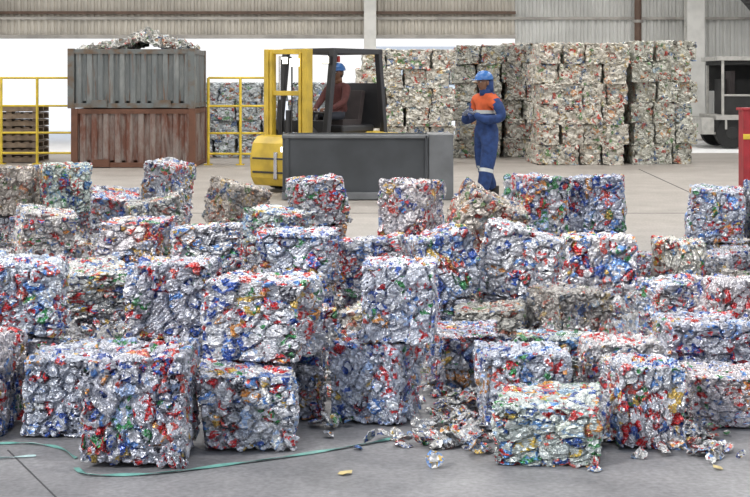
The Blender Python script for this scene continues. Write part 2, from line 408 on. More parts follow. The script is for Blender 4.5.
# ------------------------------------------------------------------ floor and yard
def floor_material():
    m, nt, b = nm('concrete_floor'); L = nt.links.new
    geo = N(nt, 'ShaderNodeNewGeometry'); sp = N(nt, 'ShaderNodeSeparateXYZ'); L(geo.outputs['Position'], sp.inputs[0])
    n1 = N(nt, 'ShaderNodeTexNoise'); n1.inputs['Scale'].default_value = 1.5; n1.inputs['Detail'].default_value = 12; n1.inputs['Roughness'].default_value = .72; L(geo.outputs['Position'], n1.inputs['Vector'])
    n2 = N(nt, 'ShaderNodeTexNoise'); n2.inputs['Scale'].default_value = 40; n2.inputs['Detail'].default_value = 5; L(geo.outputs['Position'], n2.inputs['Vector'])
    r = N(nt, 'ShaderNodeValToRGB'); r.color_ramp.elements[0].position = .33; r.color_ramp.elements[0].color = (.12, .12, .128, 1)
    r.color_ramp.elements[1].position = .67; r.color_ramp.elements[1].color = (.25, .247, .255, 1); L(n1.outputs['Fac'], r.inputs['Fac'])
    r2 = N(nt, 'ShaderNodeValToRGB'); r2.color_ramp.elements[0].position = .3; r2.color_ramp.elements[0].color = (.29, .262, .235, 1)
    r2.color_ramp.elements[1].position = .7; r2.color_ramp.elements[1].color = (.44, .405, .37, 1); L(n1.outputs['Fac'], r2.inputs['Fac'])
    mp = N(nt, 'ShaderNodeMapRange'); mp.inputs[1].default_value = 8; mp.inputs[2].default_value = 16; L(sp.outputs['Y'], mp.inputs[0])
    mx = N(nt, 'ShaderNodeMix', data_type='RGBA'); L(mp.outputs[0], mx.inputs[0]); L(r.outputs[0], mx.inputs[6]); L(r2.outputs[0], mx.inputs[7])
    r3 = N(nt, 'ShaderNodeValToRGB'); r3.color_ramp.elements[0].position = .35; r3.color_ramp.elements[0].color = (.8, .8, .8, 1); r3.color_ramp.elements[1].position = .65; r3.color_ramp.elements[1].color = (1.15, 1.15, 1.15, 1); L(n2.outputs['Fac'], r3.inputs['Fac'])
    mm = N(nt, 'ShaderNodeMix', data_type='RGBA', blend_type='MULTIPLY'); mm.inputs[0].default_value = 1; L(mx.outputs[2], mm.inputs[6]); L(r3.outputs[0], mm.inputs[7])
    L(mm.outputs[2], b.inputs['Base Color']); b.inputs['Roughness'].default_value = .5
    bp = N(nt, 'ShaderNodeBump'); bp.inputs['Strength'].default_value = .15; bp.inputs['Distance'].default_value = .01; L(n2.outputs['Fac'], bp.inputs['Height']); L(bp.outputs[0], b.inputs['Normal'])
    return m
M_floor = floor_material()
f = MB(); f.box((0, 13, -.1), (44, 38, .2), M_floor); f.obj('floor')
M_yard = simple('pale_yard_concrete', (.88, .88, .88), .8, var=.05, scale=.3)
f = MB(); f.box((0, 92, -.11), (220, 120, .2), M_yard); f.obj('yard_ground')
M_joint = simple('joint_dark', (.06, .06, .065), .9)
f = MB(); f.beam((-1.6, 6.1, .001), (-.7, 4.4, .001), .006, .003, M_joint); f.beam((-.6, 5.35, .001), (1.9, 5.05, .001), .006, .003, M_joint)
f.beam((-7, 17.2, .001), (7, 17.2, .001), .02, .003, M_joint); f.beam((4.2, 13, .001), (4.9, 26, .001), .02, .003, M_joint)
f.obj('floor_joint')

M_strap = simple('green_strapping', (.14, .34, .30), .35, var=.3, scale=20)
M_strap2 = simple('pale_strapping', (.38, .52, .52), .3, var=.2, scale=20)
def strap(pl, w, mat, name):
    P = [Vector(p) for p in pl]; out = []
    for i in range(len(P) - 1):
        a = P[max(i - 1, 0)]; b_ = P[i]; c = P[i + 1]; d = P[min(i + 2, len(P) - 1)]
        for t in np.linspace(0, 1, 10, endpoint=False):
            out.append(.5 * ((2 * b_) + (-a + c) * t + (2 * a - 5 * b_ + 4 * c - d) * t * t + (-a + 3 * b_ - 3 * c + d) * t ** 3))
    out.append(P[-1]); mb = MB(); vs = []
    for i, p in enumerate(out):
        q = out[min(i + 1, len(out) - 1)] - out[max(i - 1, 0)]
        nrm = Vector((-q.y, q.x, 0)).normalized() * w / 2
        tw = .004 * math.sin(i * .5)
        vs += [p + nrm + Vector((0, 0, tw + .006)), p - nrm + Vector((0, 0, .008 - tw))]
    mb.add(vs, [(2 * i, 2 * i + 1, 2 * i + 3, 2 * i + 2) for i in range(len(out) - 1)], mat)
    ob = mb.obj(name); sd = ob.modifiers.new('s', 'SOLIDIFY'); sd.thickness = .0015
    return ob
strap([(-1.24, 5.80, 0), (-1.15, 5.70, 0), (-.9, 5.72, 0), (-.6, 5.86, 0), (-.3, 6.02, 0), (.0, 6.22, 0), (.2, 6.38, 0)], .020, M_strap, 'plastic_strap')
strap([(-1.95, 6.08, 0), (-1.75, 6.17, 0), (-1.55, 6.20, 0), (-1.38, 6.12, 0), (-1.27, 5.95, 0)], .014, M_strap, 'plastic_strap')
strap([(-1.95, 5.98, 0), (-1.8, 6.02, 0), (-1.65, 5.95, 0), (-1.45, 5.99, 0)], .012, M_strap2, 'plastic_strap')
M_scrap = simple('yellowed_scrap', (.50, .40, .18), .5)
def leaf(x, y, s, a):
    vs = []
    for u, v, z in ((-1, 0, .1), (-.5, .45, .35), (.2, .55, .2), (.9, .15, .5), (.6, -.35, .1), (0, -.5, .3), (-.6, -.4, .05), (0, 0, .6)):
        vs.append((x + s * (u * math.cos(a) - v * math.sin(a)), y + s * (u * math.sin(a) + v * math.cos(a)), .004 + z * s * .5))
    return vs
mb = MB()
for (x, y, s, a) in [(-.12, 5.72, .035, .4), (1.42, 5.80, .03, 2)]:
    mb.add(leaf(x, y, s, a), [(i, (i + 1) % 7, 7) for i in range(7)], M_scrap)
ob = mb.obj('torn_can_scrap'); ob.modifiers.new('s', 'SOLIDIFY').thickness = .002

# ------------------------------------------------------------------ building shell
WY = 40
M_wall = simple('corrugated_cladding', (.60, .56, .49), .6, metal=.1, var=.2, scale=.8)
M_wall2 = simple('corrugated_cladding_light', (.66, .66, .63), .6, var=.2, scale=.8)
M_steel = simple('painted_steel_beam', (.46, .43, .39), .5, var=.3, scale=2)
M_col = simple('pale_column_paint', (.74, .73, .69), .6, var=.2, scale=2)
M_brown = simple('brown_pipe', (.13, .075, .05), .5)
M_roof = simple('roof_sheet', (.16, .155, .15), .7, var=.3, scale=1)
w = MB()
w.corr((-20, WY, 2.92), (1, 0, 0), 24, 5.2, (0, -1, 0), .19, .05, M_wall)
w.corr((4, WY + .02, 0), (1, 0, 0), 18, 8.1, (0, -1, 0), .21, .05, M_wall2)
w.box((-8, WY + .10, 2.95), (24, .12, .16), M_steel)
w.box((-8, WY - .16, 3.60), (24, .12, .08), M_brown)
w.box((0, WY - .14, 3.44), (40, .1, .07), M_steel)
w.box((0, WY - .14, 5.2), (40, .12, .16), M_steel)
w.box((-8, WY - .1, 2.92), (24, .10, .10), M_steel)
w.obj('wall_back')
rf = MB(); rf.box((0, 22.5, 8.2), (44, 36, .1), M_roof)  # out of view, added for dark reflections; front edge set back for the sun
for yy in range(6, 40, 5):
    rf.box((0, yy, 8.05), (44, .15, .2), M_steel); rf.box((0, yy, 7.3), (44, .1, .1), M_steel)
    for xx in range(-21, 21, 2): rf.beam((xx, yy, 7.3), (xx + 1, yy, 8.0), .06, .06, M_steel); rf.beam((xx + 1, yy, 8.0), (xx + 2, yy, 7.3), .06, .06, M_steel)
rf.obj('unseen_roof')
for i, (x, wd, mt) in enumerate([(-.14, .34, M_col), (-11.5, .30, M_col), (9.0, .50, M_col)]):
    c = MB()
    c.box((0, 0, 4), (wd, .05, 8), mt); c.box((0, -.36, 4), (wd, .05, 8), mt); c.box((0, -.18, 4), (.05, .34, 8), mt)
    c.box((0, -.18, .02), (wd + .25, .6, .04), M_steel)
    for z in np.arange(.8, 8, 1.2): c.box((0, -.18, z), (wd - .02, .33, .03), mt)
    c.obj('steel_column', (x, WY - .36, 0))
p = MB(); p.rod((0, 0, 0), (0, 0, 8), .1, M_brown, 14)
for z in (1.5, 3.3, 5): p.rod((0, 0, z), (0, 0, z + .08), .14, M_steel, 14)
p.obj('drain_pipe', (7.42, WY - .5, 0))
s = MB(); M_stair = simple('grey_stair_steel', (.13, .13, .13), .5)
a = Vector((9.75, 38.2, 4.6)); b_ = Vector((11.6, 38.2, 2.5))
for dy in (0, .8):
    s.beam(a + Vector((0, dy, 0)), b_ + Vector((0, dy, 0)), .05, .26, M_stair)
    s.beam(a + Vector((0, dy, .95)), b_ + Vector((0, dy, .95)), .05, .05, M_stair)
for k in range(12):
    q = a.lerp(b_, (k + .5) / 12); s.box((q.x, q.y + .4, q.z + .02), (.26, .8, .04), M_stair)
    if k % 3 == 0: s.rod((q.x, q.y, q.z), (q.x, q.y, q.z + .95), .025, M_stair)
s.box((12.6, 38.6, 2.4), (2.2, 1.2, .1), M_stair)
for x in (11.7, 13.6):
    for yy in (38.1, 39.1): s.box((x, yy, 1.2), (.12, .12, 2.4), M_stair)
s.obj('steel_staircase')

M_db = simple('distant_cladding', (.62, .68, .74), .7, var=.1); M_dr = simple('distant_roof', (.45, .47, .50), .7, var=.1); M_glass = simple('dark_glass', (.05, .06, .07), .35, var=.1)
d = MB(); d.box((0, 0, 1.6), (11, 10, 3.2), M_db); d.prism([(-5.3, 3.2), (5.3, 3.2), (0, 4.0)], -5.7, 5.7, M_dr)
for k in range(5): d.box((-4 + 2 * k, -5.02, 1.9), (1.0, .08, .8), M_glass)
d.box((4.6, -5.02, 1.1), (1.4, .06, 2.2), M_dr)
d.obj('distant_building', (5, 92, 0))

# ------------------------------------------------------------------ railings
M_yel = simple('yellow_paint', (.72, .53, .05), .45, var=.25, scale=5)
def rail(x0, x1, y, name):
    r = MB(); n = max(1, round((x1 - x0) / .75))
    for i in range(n + 1):
        x = x0 + (x1 - x0) * i / n
        r.rod((x, y, 0), (x, y, 1.7), .028, M_yel, 10); r.box((x, y, .01), (.16, .16, .02), M_yel)
    for z in (1.7, 1.15, .62, .22): r.rod((x0, y, z), (x1, y, z), .022, M_yel, 10)
    r.obj(name)
rail(-9.5, -5.95, 27.6, 'yellow_railing'); rail(-3.25, -2.0, 27.3, 'yellow_railing')

# ------------------------------------------------------------------ steel scrap bins
def bin_obj(name, loc, w, dp, h, mat, frame):
    b = MB()
    b.corr((-w / 2 + .05, -dp / 2 + .05, .08), (1, 0, 0), w - .1, h - .14, (0, -1, 0), .21, .045, mat)
    b.corr((w / 2 - .05, -dp / 2 + .05, .08), (0, 1, 0), dp - .1, h - .14, (1, 0, 0), .21, .045, mat)
    b.corr((-w / 2 + .05, dp / 2 - .05, .08), (0, -1, 0), dp - .1, h - .14, (-1, 0, 0), .21, .045, mat)
    b.corr((w / 2 - .05, dp / 2 - .05, .08), (-1, 0, 0), w - .1, h - .14, (0, 1, 0), .21, .045, mat)
    b.box((0, 0, .12), (w - .1, dp - .1, .04), frame)
    for z in (.055, h - .055):
        for sy in (-1, 1): b.box((0, sy * (dp / 2 - .03), z), (w - .1, .07, .09), frame)
        for sx in (-1, 1): b.box((sx * (w / 2 - .03), 0, z), (.07, dp - .1, .09), frame)
    for sx in (-1, 1):
        for sy in (-1, 1): b.box((sx * (w / 2 - .04), sy * (dp / 2 - .04), h / 2), (.12, .12, h), frame)
    for sx in (-.6, .6): b.box((sx, -dp / 2 - .02, .09), (.3, .06, .14), frame)
    return b.obj(name, loc)
def rust_mat(name, base, rust, lo, hi, streak=None):
    m, nt, b = nm(name); L = nt.links.new
    tc = N(nt, 'ShaderNodeTexCoord'); mpg = N(nt, 'ShaderNodeMapping'); mpg.inputs['Scale'].default_value = (3.0, 3.0, .9); L(tc.outputs['Object'], mpg.inputs[0])
    n = N(nt, 'ShaderNodeTexNoise'); n.inputs['Scale'].default_value = 1.6; n.inputs['Detail'].default_value = 10; n.inputs['Roughness'].default_value = .7; L(mpg.outputs[0], n.inputs['Vector'])
    r = N(nt, 'ShaderNodeValToRGB'); r.color_ramp.elements[0].position = lo; r.color_ramp.elements[0].color = (*base, 1)
    r.color_ramp.elements[1].position = hi; r.color_ramp.elements[1].color = (*rust, 1); L(n.outputs['Fac'], r.inputs['Fac'])
    out = r.outputs[0]
    if streak:
        mp2 = N(nt, 'ShaderNodeMapping'); mp2.inputs['Scale'].default_value = (9.0, 9.0, .8); L(tc.outputs['Object'], mp2.inputs[0])
        n2 = N(nt, 'ShaderNodeTexNoise'); n2.inputs['Scale'].default_value = 1.5; n2.inputs['Detail'].default_value = 8; L(mp2.outputs[0], n2.inputs['Vector'])
        mr = N(nt, 'ShaderNodeMapRange'); mr.inputs[1].default_value = .56; mr.inputs[2].default_value = .66; mr.inputs[4].default_value = .85; L(n2.outputs['Fac'], mr.inputs[0])
        mx = N(nt, 'ShaderNodeMix', data_type='RGBA'); L(mr.outputs[0], mx.inputs[0]); L(out, mx.inputs[6]); mx.inputs[7].default_value = (*streak, 1); out = mx.outputs[2]
    L(out, b.inputs['Base Color'])
    b.inputs['Roughness'].default_value = .6; b.inputs['Metallic'].default_value = .15
    return m
M_bing = rust_mat('grey_bin_paint', (.14, .155, .158), (.27, .28, .27), .45, .75, streak=(.13, .07, .04))
M_binr = rust_mat('rusty_bin_paint', (.24, .20, .18), (.14, .055, .035), .42, .58, streak=(.07, .03, .02))
M_frg = simple('bin_frame_grey', (.13, .145, .145), .6, col2=(.12, .08, .05)); M_frr = simple('bin_frame_rust', (.14, .06, .035), .7)
bin_obj('rusty_steel_bin', (-4.56, 27.3, 0), 2.3, 1.8, 1.12, M_binr, M_frr)
bin_obj('grey_steel_bin', (-4.60, 27.3, 1.12), 2.35, 1.8, 1.13, M_bing, M_frg)
pts = []
for _ in range(1800):
    xx = R_.uniform(-1.05, 1.05); yy = R_.uniform(-.8, .8)
    hz = .34 * math.exp(-((xx - .2) / .6) ** 2) * (1 - .4 * abs(yy)) + .03 * math.sin(xx * 9) + .02
    pts.append((-4.6 + xx, 27.3 + yy, 2.13 + hz + R_.uniform(-.06, .04)))
flakes('scrap_heap_in_bin', pts, M_can_far, (.05, .10), tilt=.9)
M_wood = simple('weathered_wood', (.24, .18, .13), .8, var=.4, scale=9)
def pallets(loc, n):
    p = MB()
    for k in range(n):
        z = k * .145
        for i in range(3): p.box((0, -.5 + .5 * i, z + .06), (1.15, .09, .09), M_wood)
        for i in range(7): p.box((-.52 + i * .173, 0, z + .12), (.11, 1.1, .02), M_wood)
        for i in range(3): p.box((-.52 + i * .52, 0, z + .01), (.11, 1.1, .02), M_wood)
    p.obj('wooden_pallet_stack', loc, rz=.03)
pallets((-7.35, 28.6, 0), 8)

# ------------------------------------------------------------------ back bale stacks
def stack(name, x0, y0, nx_, ny_, nz_, bw, bd, bh, rz=0, tint=(1, 1, 1), jag=0):
    Ps = []; Fs = []; Cs = []; o = 0
    for k in range(nz_):
        for i in range(nx_):
            for j in range(ny_):
                if k == nz_ - 1 and random.random() < jag: continue
                P, Fq, c = LB[random.randrange(5)]
                a = random.gauss(0, .03); R = np.array([[math.cos(a), -math.sin(a), 0], [math.sin(a), math.cos(a), 0], [0, 0, 1]])
                fx = random.choice([-1, 1])
                Q = P * np.array([fx * bw * random.uniform(1.0, 1.07), fx * bd * random.uniform(.94, 1.02), bh * 1.07]) @ R.T
                off = .5 * (k % 2) * .35
                Q = Q + np.array([(i + .5 + off) * bw + random.gauss(0, .02), (j + .5) * bd + random.gauss(0, .035), (k + .5) * bh])
                Ps.append(Q); Fs.append(Fq + o); Cs.append(c + random.random() * 100); o += len(Q)
    P = np.concatenate(Ps); F_ = np.concatenate(Fs); C = np.concatenate(Cs)
    me = np_mesh(name, P, F_, C, M_can_far)
    ob = link(bpy.data.objects.new(name, me)); ob.location = (x0, y0, 0); ob.rotation_euler = (0, 0, rz); ob.color = (*tint, 1)
    return ob
stack('stacked_can_bales', 3.12, 27.2, 4, 2, 6, .44, .8, .395, 0, (1.0, .96, .90))
stack('stacked_can_bales', 5.02, 27.5, 3, 3, 6, .42, .8, .405, .04, (.90, .90, .85))
stack('stacked_can_bales', 2.75, 30.2, 4, 2, 6, .44, .8, .41, 0, (.85, .83, .80))
stack('stacked_can_bales', -.35, 27.2, 4, 2, 6, .46, .8, .375, .02, (.98, .95, .90), jag=.25)
stack('stacked_can_bales', 1.65, 29.8, 2, 3, 6, .5, .8, .40, -.04, (.78, .78, .75))
stack('stacked_can_bales', -3.9, 30.0, 4, 2, 4, .46, .8, .40, 0, (.88, .95, 1.05))
stack('stacked_can_bales', -1.9, 30.6, 3, 2, 4, .46, .8, .40, 0, (.88, .95, 1.05))

# ------------------------------------------------------------------ steel scoop
M_tr = simple('dark_scoop_steel', (.075, .082, .09), .5, metal=.3, var=.35, scale=1.5)
M_tr2 = simple('worn_scoop_steel', (.20, .21, .22), .5, metal=.3, var=.3, scale=3)
t = MB()
t.box((-.17, -.42, .45), (1.98, .05, .88), M_tr); t.box((0, .42, .45), (2.32, .05, .88), M_tr)
t.box((-1.14, 0, .45), (.05, .84, .88), M_tr); t.box((1.0, 0, .45), (.34, .92, .90), M_tr2); t.box((0, 0, .05), (2.3, .84, .06), M_tr)
t.box((-.17, -.44, .87), (2.0, .1, .05), M_tr2); t.box((-.17, -.45, .06), (2.0, .08, .1), M_tr2)
t.box((.80, -.46, .45), (.05, .06, .88), M_tr)
t.box((-1.1, -.45, .45), (.06, .06, .88), M_tr)
t.obj('steel_scoop_bucket', (-.10, 19.55, 0), bevel=.012)

# ------------------------------------------------------------------ people helpers
M_blue = simple('blue_coverall', (.018, .050, .17), .85, var=.4, scale=14, bump=.6); M_or = simple('orange_yoke', (.62, .11, .03), .8, var=.25, scale=14)
M_ref = simple('reflective_tape', (.60, .62, .60), .35, var=.1); M_skin = simple('brown_skin', (.20, .10, .06), .55, var=.1); M_glove = simple('grey_glove', (.14, .16, .22), .8)
M_helm = simple('blue_helmet', (.04, .15, .42), .25, var=.08); M_boot = simple('black_boot', (.02, .018, .016), .5); M_hair = simple('black_hair', (.012, .01, .01), .7); M_eye = simple('eye_white', (.7, .7, .68), .3, var=.05)
M_lip = simple('lips', (.18, .065, .05), .5); M_dkcloth = simple('maroon_work_jacket', (.10, .03, .028), .85, var=.3, scale=12); M_dktr = simple('dark_trousers', (.03, .035, .05), .85)
def skin(name, verts, edges, radii, mats, parent, roots=(0,), sub=2, classify=None):
    me = bpy.data.meshes.new(name); me.from_pydata([tuple(v) for v in verts], edges, [])
    ob = link(bpy.data.objects.new(name, me)); md = ob.modifiers.new('skin', 'SKIN'); md.branch_smoothing = .6
    dat = me.skin_vertices[0].data
    for i, rr in enumerate(radii):
        dat[i].radius = rr if isinstance(rr, tuple) else (rr, rr)
        dat[i].use_root = i in roots
    sb = ob.modifiers.new('sub', 'SUBSURF'); sb.levels = sub; sb.render_levels = sub
    bpy.context.view_layer.update()
    dg = bpy.context.evaluated_depsgraph_get()
    m2 = bpy.data.meshes.new_from_object(ob.evaluated_get(dg)); ob.modifiers.clear(); ob.data = m2
    m2.materials.clear()
    for m in mats: m2.materials.append(m)
    for p in m2.polygons:
        p.use_smooth = True
        p.material_index = classify(p.center) if classify else 0
    ob.parent = parent
    return ob
def hand(name, wr, d, n, side, parent, mat):
    wr = Vector(wr); d = Vector(d).normalized(); n = Vector(n); n = (n - n.dot(d) * d).normalized(); s_ = d.cross(n) * side
    vs = [wr - d * .02, wr + d * .02, wr + d * .06, wr + d * .085]; ed = [(0, 1), (1, 2), (2, 3)]; ra = [(.028, .024), (.036, .02), (.042, .018), (.036, .016)]; roots = [0]
    for i, (o, Lf) in enumerate(((-.030, .062), (-.010, .075), (.010, .080), (.030, .070))):
        b0 = wr + d * .075 + s_ * o; k0 = len(vs)
        p1 = b0 + d * Lf * .40 + n * .008; p2 = p1 + d * Lf * .2 + n * Lf * .32; p3 = p2 - d * Lf * .12 + n * Lf * .25
        vs += [b0, p1, p2, p3]; ed += [(k0, k0 + 1), (k0 + 1, k0 + 2), (k0 + 2, k0 + 3)]; ra += [.0105, .010, .009, .0075]; roots.append(k0)
    b0 = wr + d * .025 + s_ * .03; k0 = len(vs)
    vs += [b0, b0 + s_ * .022 + d * .022 + n * .01, b0 + s_ * .022 + d * .05 + n * .025, b0 + s_ * .012 + d * .07 + n * .04]; ed += [(k0, k0 + 1), (k0 + 1, k0 + 2), (k0 + 2, k0 + 3)]; ra += [.014, .012, .011, .009]; roots.append(k0)
    skin(name, vs, ed, ra, [mat], parent, roots=roots, sub=1)
def head(hc, parent, flap=True):
    hc = Vector(hc); hd = MB()
    def hf(p, q):
        z = p.z
        if z < 0: q.x *= 1 + .28 * z; q.y *= 1 + .12 * z
        if p.y < -.5: q.y *= .96
        return q
    hd.ellipsoid(hc, (.076, .098, .118), M_skin, 24, 18, fn=hf)
    hd.rod(hc + Vector((0, .035, -.16)), hc + Vector((0, .015, -.045)), .056, M_skin, 14)
    hd.add([hc + Vector(v) for v in ((-.012, -.092, .015), (.012, -.092, .015), (.02, -.09, -.03), (-.02, -.09, -.03), (0, -.122, -.022))], [(0, 1, 4), (1, 2, 4), (2, 3, 4), (3, 0, 4)], M_skin)
    hd.ellipsoid(hc + Vector((0, -.086, -.055)), (.026, .012, .008), M_lip, 10, 6)
    for sx in (-1, 1):
        hd.ellipsoid(hc + Vector((sx * .032, -.084, .012)), (.014, .01, .008), M_eye, 10, 6); hd.ellipsoid(hc + Vector((sx * .032, -.093, .012)), (.006, .004, .006), M_hair, 8, 6)
        hd.box(hc + Vector((sx * .032, -.092, .034)), (.034, .01, .007), M_hair); hd.ellipsoid(hc + Vector((sx * .078, .005, 0)), (.010, .022, .034), M_skin, 10, 8)
    hd.ellipsoid(hc + Vector((0, .022, .01)), (.080, .088, .105), M_hair, 16, 10)
    hd.obj('head', smooth=True, parent=parent)
    hl = MB(); hz = hc + Vector((0, .008, .045))
    hl.ellipsoid(hz, (.112, .138, .120), M_helm, 28, 10, v1=math.pi / 2)
    hl.ellipsoid(hz, (.116, .143, .012), M_helm, 28, 4)
    def brim(p, q): return Vector((q.x, q.y, -.012 * (abs(p.y) if p.y < 0 else 0) + q.z))
    hl.ellipsoid(hz + Vector((0, -.09, .0)), (.095, .11, .010), M_helm, 20, 6, fn=brim)
    hl.rod(hz + Vector((0, -.09, .088)), hz + Vector((0, .10, .088)), .02, M_helm, 8)
    hl.obj('safety_helmet', smooth=True, parent=parent)
    if flap:
        nk = MB()
        nk.rod(hc + Vector((0, .045, -.165)), hc + Vector((0, .035, -.085)), .092, M_blue, 16, r2=.08)
        nk.rod(hc + Vector((0, .07, -.145)), hc + Vector((0, .06, .035)), .085, M_blue, 16, r2=.088)
        nk.obj('collar_and_neck_flap', smooth=True, parent=parent)

# ------------------------------------------------------------------ forklift
FX = -.74
M_blk = simple('black_steel', (.025, .025, .028), .4, var=.2); M_rub = simple('tyre_rubber', (.02, .02, .02), .85); M_fy = simple('forklift_yellow', (.62, .43, .045), .4, var=.3, scale=4)
M_seat = simple('seat_vinyl', (.04, .03, .03), .6); M_chr = simple('chrome_rod', (.6, .6, .62), .2, metal=.9); M_redl = simple('red_lens', (.6, .03, .02), .3)
M_lamp, lnt, lb = nm('headlamp'); lb.inputs['Base Color'].default_value = (.95, .93, .85, 1); lb.inputs['Emission Color'].default_value = (1, .95, .8, 1); lb.inputs['Emission Strength'].default_value = 2.0
root = link(bpy.data.objects.new('forklift', None)); root.location = (FX, 21.35, 0); root.rotation_euler = (0, 0, math.radians(-37))
b = MB()
b.prism([(-.72, .22), (-.72, .60), (-.42, .72), (-.36, .50), (.02, .48), (.06, .78), (.85, .86), (1.22, .80), (1.34, .66), (1.34, .36), (1.15, .2), (.5, .16)], -.42, .42, M_fy)
b.prism([(.55, .3), (.55, .86), (1.2, .82), (1.3, .66), (1.3, .35), (1.1, .25)], -.52, .52, M_fy)
b.box((0, .35, .90), (.7, .8, .12), M_blk)
for sx in (-1, 1):
    b.prism([(-.95, .50), (-.88, .72), (-.66, .80), (-.1, .78), (.0, .55), (-.1, .52), (-.2, .68), (-.65, .70), (-.8, .5)], sx * .40, sx * .60, M_fy)
    b.box((sx * .45, .2, .36), (.16, .5, .06), M_blk)
b.obj('chassis', bevel=.03, parent=root)
fb = MB()
fb.prism([(-1.20, .10), (-1.28, .22), (-1.30, .50), (-1.24, .72), (-1.14, .82), (-1.02, .84), (-.98, .10)], -.40, .36, M_fy)
for z in (.3, .5): fb.box((-.05, -1.295, z), (.6, .03, .03), M_blk)
fb.box((.10, -1.28, .40), (.07, .06, .40), M_chr)
fb.box((.24, -1.27, .64), (.10, .06, .08), M_lamp)
fb.obj('front_attachment_body', bevel=.035, parent=root)
wv = MB()
for x, y, r, wd in ((-.49, -.5, .34, .2), (.49, -.5, .34, .2), (-.44, .85, .27, .17), (.44, .85, .27, .17)):
    wv.rod((x - wd / 2, y, r), (x + wd / 2, y, r), r, M_rub, 26); wv.rod((x - wd / 2 - .01, y, r), (x + wd / 2 + .01, y, r), r * .55, M_fy, 18); wv.rod((x - wd / 2 - .03, y, r), (x + wd / 2 + .03, y, r), r * .18, M_blk, 10)
wv.obj('wheels', bevel=.015, parent=root)
g = MB()
Zt = 2.08
for sx in (-.46, .46):
    g.beam((sx, -.58, .78), (sx, -.40, Zt), .09, .09, M_blk); g.beam((sx, .85, .8), (sx, .70, Zt), .09, .09, M_blk); g.box((sx, .17, Zt), (.09, 1.16, .08), M_blk)
for y in (-.40, .72): g.box((0, y, Zt), (1.0, .09, .08), M_blk)
for i in range(7): g.box((0, -.22 + i * .14, Zt + .01), (.92, .03, .06), M_blk)
g.box((0, .80, 1.25), (.9, .04, .7), M_blk)
for sx in (-.4, .4): g.box((sx, -.47, Zt - .14), (.15, .08, .12), M_blk); g.box((sx, -.515, Zt - .14), (.12, .02, .10), M_lamp)
for sx in (-.4, .4): g.box((sx, .77, Zt - .1), (.08, .05, .1), M_redl)
g.obj('overhead_guard', bevel=.008, parent=root)
q = MB()
q.box((0, .32, .98), (.5, .46, .12), M_seat); q.beam((0, .53, 1.0), (0, .63, 1.48), .46, .1, M_seat)
q.beam((0, -.42, .7), (0, -.2, 1.13), .05, .05, M_blk); q.torus((0, -.17, 1.15), .16, .016, M_blk); q.box((0, -.17, 1.15), (.3, .03, .02), M_blk); q.box((0, -.48, .95), (.8, .14, .18), M_blk)
for i in range(3): q.rod((.24 + i * .05, -.38, .9), (.24 + i * .05, -.34, 1.15), .01, M_blk, 6)
q.obj('seat_and_controls', bevel=.015, parent=root)
m_ = MB()
for sx in (-1, 1):
    m_.box((sx * .37, -.90, 1.09), (.09, .14, 2.02), M_fy); m_.box((sx * .28, -.92, 1.08), (.05, .1, 1.94), M_fy)
    m_.rod((sx * .19, -.86, .2), (sx * .19, -.86, 1.35), .035, M_blk); m_.rod((sx * .19, -.86, 1.35), (sx * .19, -.86, 2.0), .022, M_chr)
    m_.rod((sx * .1, -.93, .4), (sx * .1, -.93, 1.95), .014, M_blk, 6)
for z in (2.06, 1.45, .62, .14): m_.box((0, -.90, z), (.80, .09, .07), M_fy)
m_.rod((0, -.88, .2), (0, -.88, 1.2), .05, M_blk)
m_.box((.20, -.98, 1.90), (.16, .06, .12), M_lamp)
m_.beam((.38, -.86, .95), (.38, -.5, .7), .06, .06, M_blk); m_.beam((-.38, -.86, .95), (-.38, -.5, .7), .06, .06, M_blk)
m_.obj('mast', bevel=.008, parent=root)
op = link(bpy.data.objects.new('forklift_operator', None))
op.location = (FX, 21.35, 0); op.rotation_euler = (0, 0, math.radians(-37))
V = [(0, .30, 1.12), (0, .32, 1.28), (0, .31, 1.44), (0, .30, 1.56), (0, .29, 1.62), (.17, .29, 1.54), (.23, .15, 1.32), (.17, -.04, 1.22), (.13, -.12, 1.20),
     (-.17, .29, 1.54), (-.24, .15, 1.32), (-.18, -.04, 1.22), (-.13, -.12, 1.20),
     (.10, .26, 1.10), (.13, -.14, 1.10), (.13, -.20, .72), (-.10, .26, 1.10), (-.13, -.14, 1.10), (-.13, -.20, .72)]
E = [(0, 1), (1, 2), (2, 3), (3, 4), (3, 5), (5, 6), (6, 7), (7, 8), (3, 9), (9, 10), (10, 11), (11, 12), (0, 13), (13, 14), (14, 15), (0, 16), (16, 17), (17, 18)]
Rr = [(.15, .12), (.15, .115), (.17, .12), (.10, .085), .06, .075, .055, .045, .036, .075, .055, .045, .036, .09, .07, .055, .09, .07, .055]
skin('work_clothes', V, E, Rr, [M_dkcloth, M_dktr], op, classify=lambda c: 0 if c.z > 1.16 else 1)
hand('left_hand', (.13, -.12, 1.20), (-.3, -.8, .1), (-.2, 0, -1), -1, op, M_skin)
hand('right_hand', (-.13, -.12, 1.20), (.3, -.8, .1), (.2, 0, -1), 1, op, M_skin)
head((0, .27, 1.75), op, flap=False)
for sx in (-.13, .13):
    bo = MB(); bo.ellipsoid((0, -.07, .05), (.05, .14, .06), M_boot, fn=lambda p, q: Vector((q.x, q.y, max(q.z, -.045)))); bo.rod((0, .0, .04), (0, .0, .22), .055, M_boot, 12)
    bo.obj('boot', (sx, -.19, .495), parent=op)

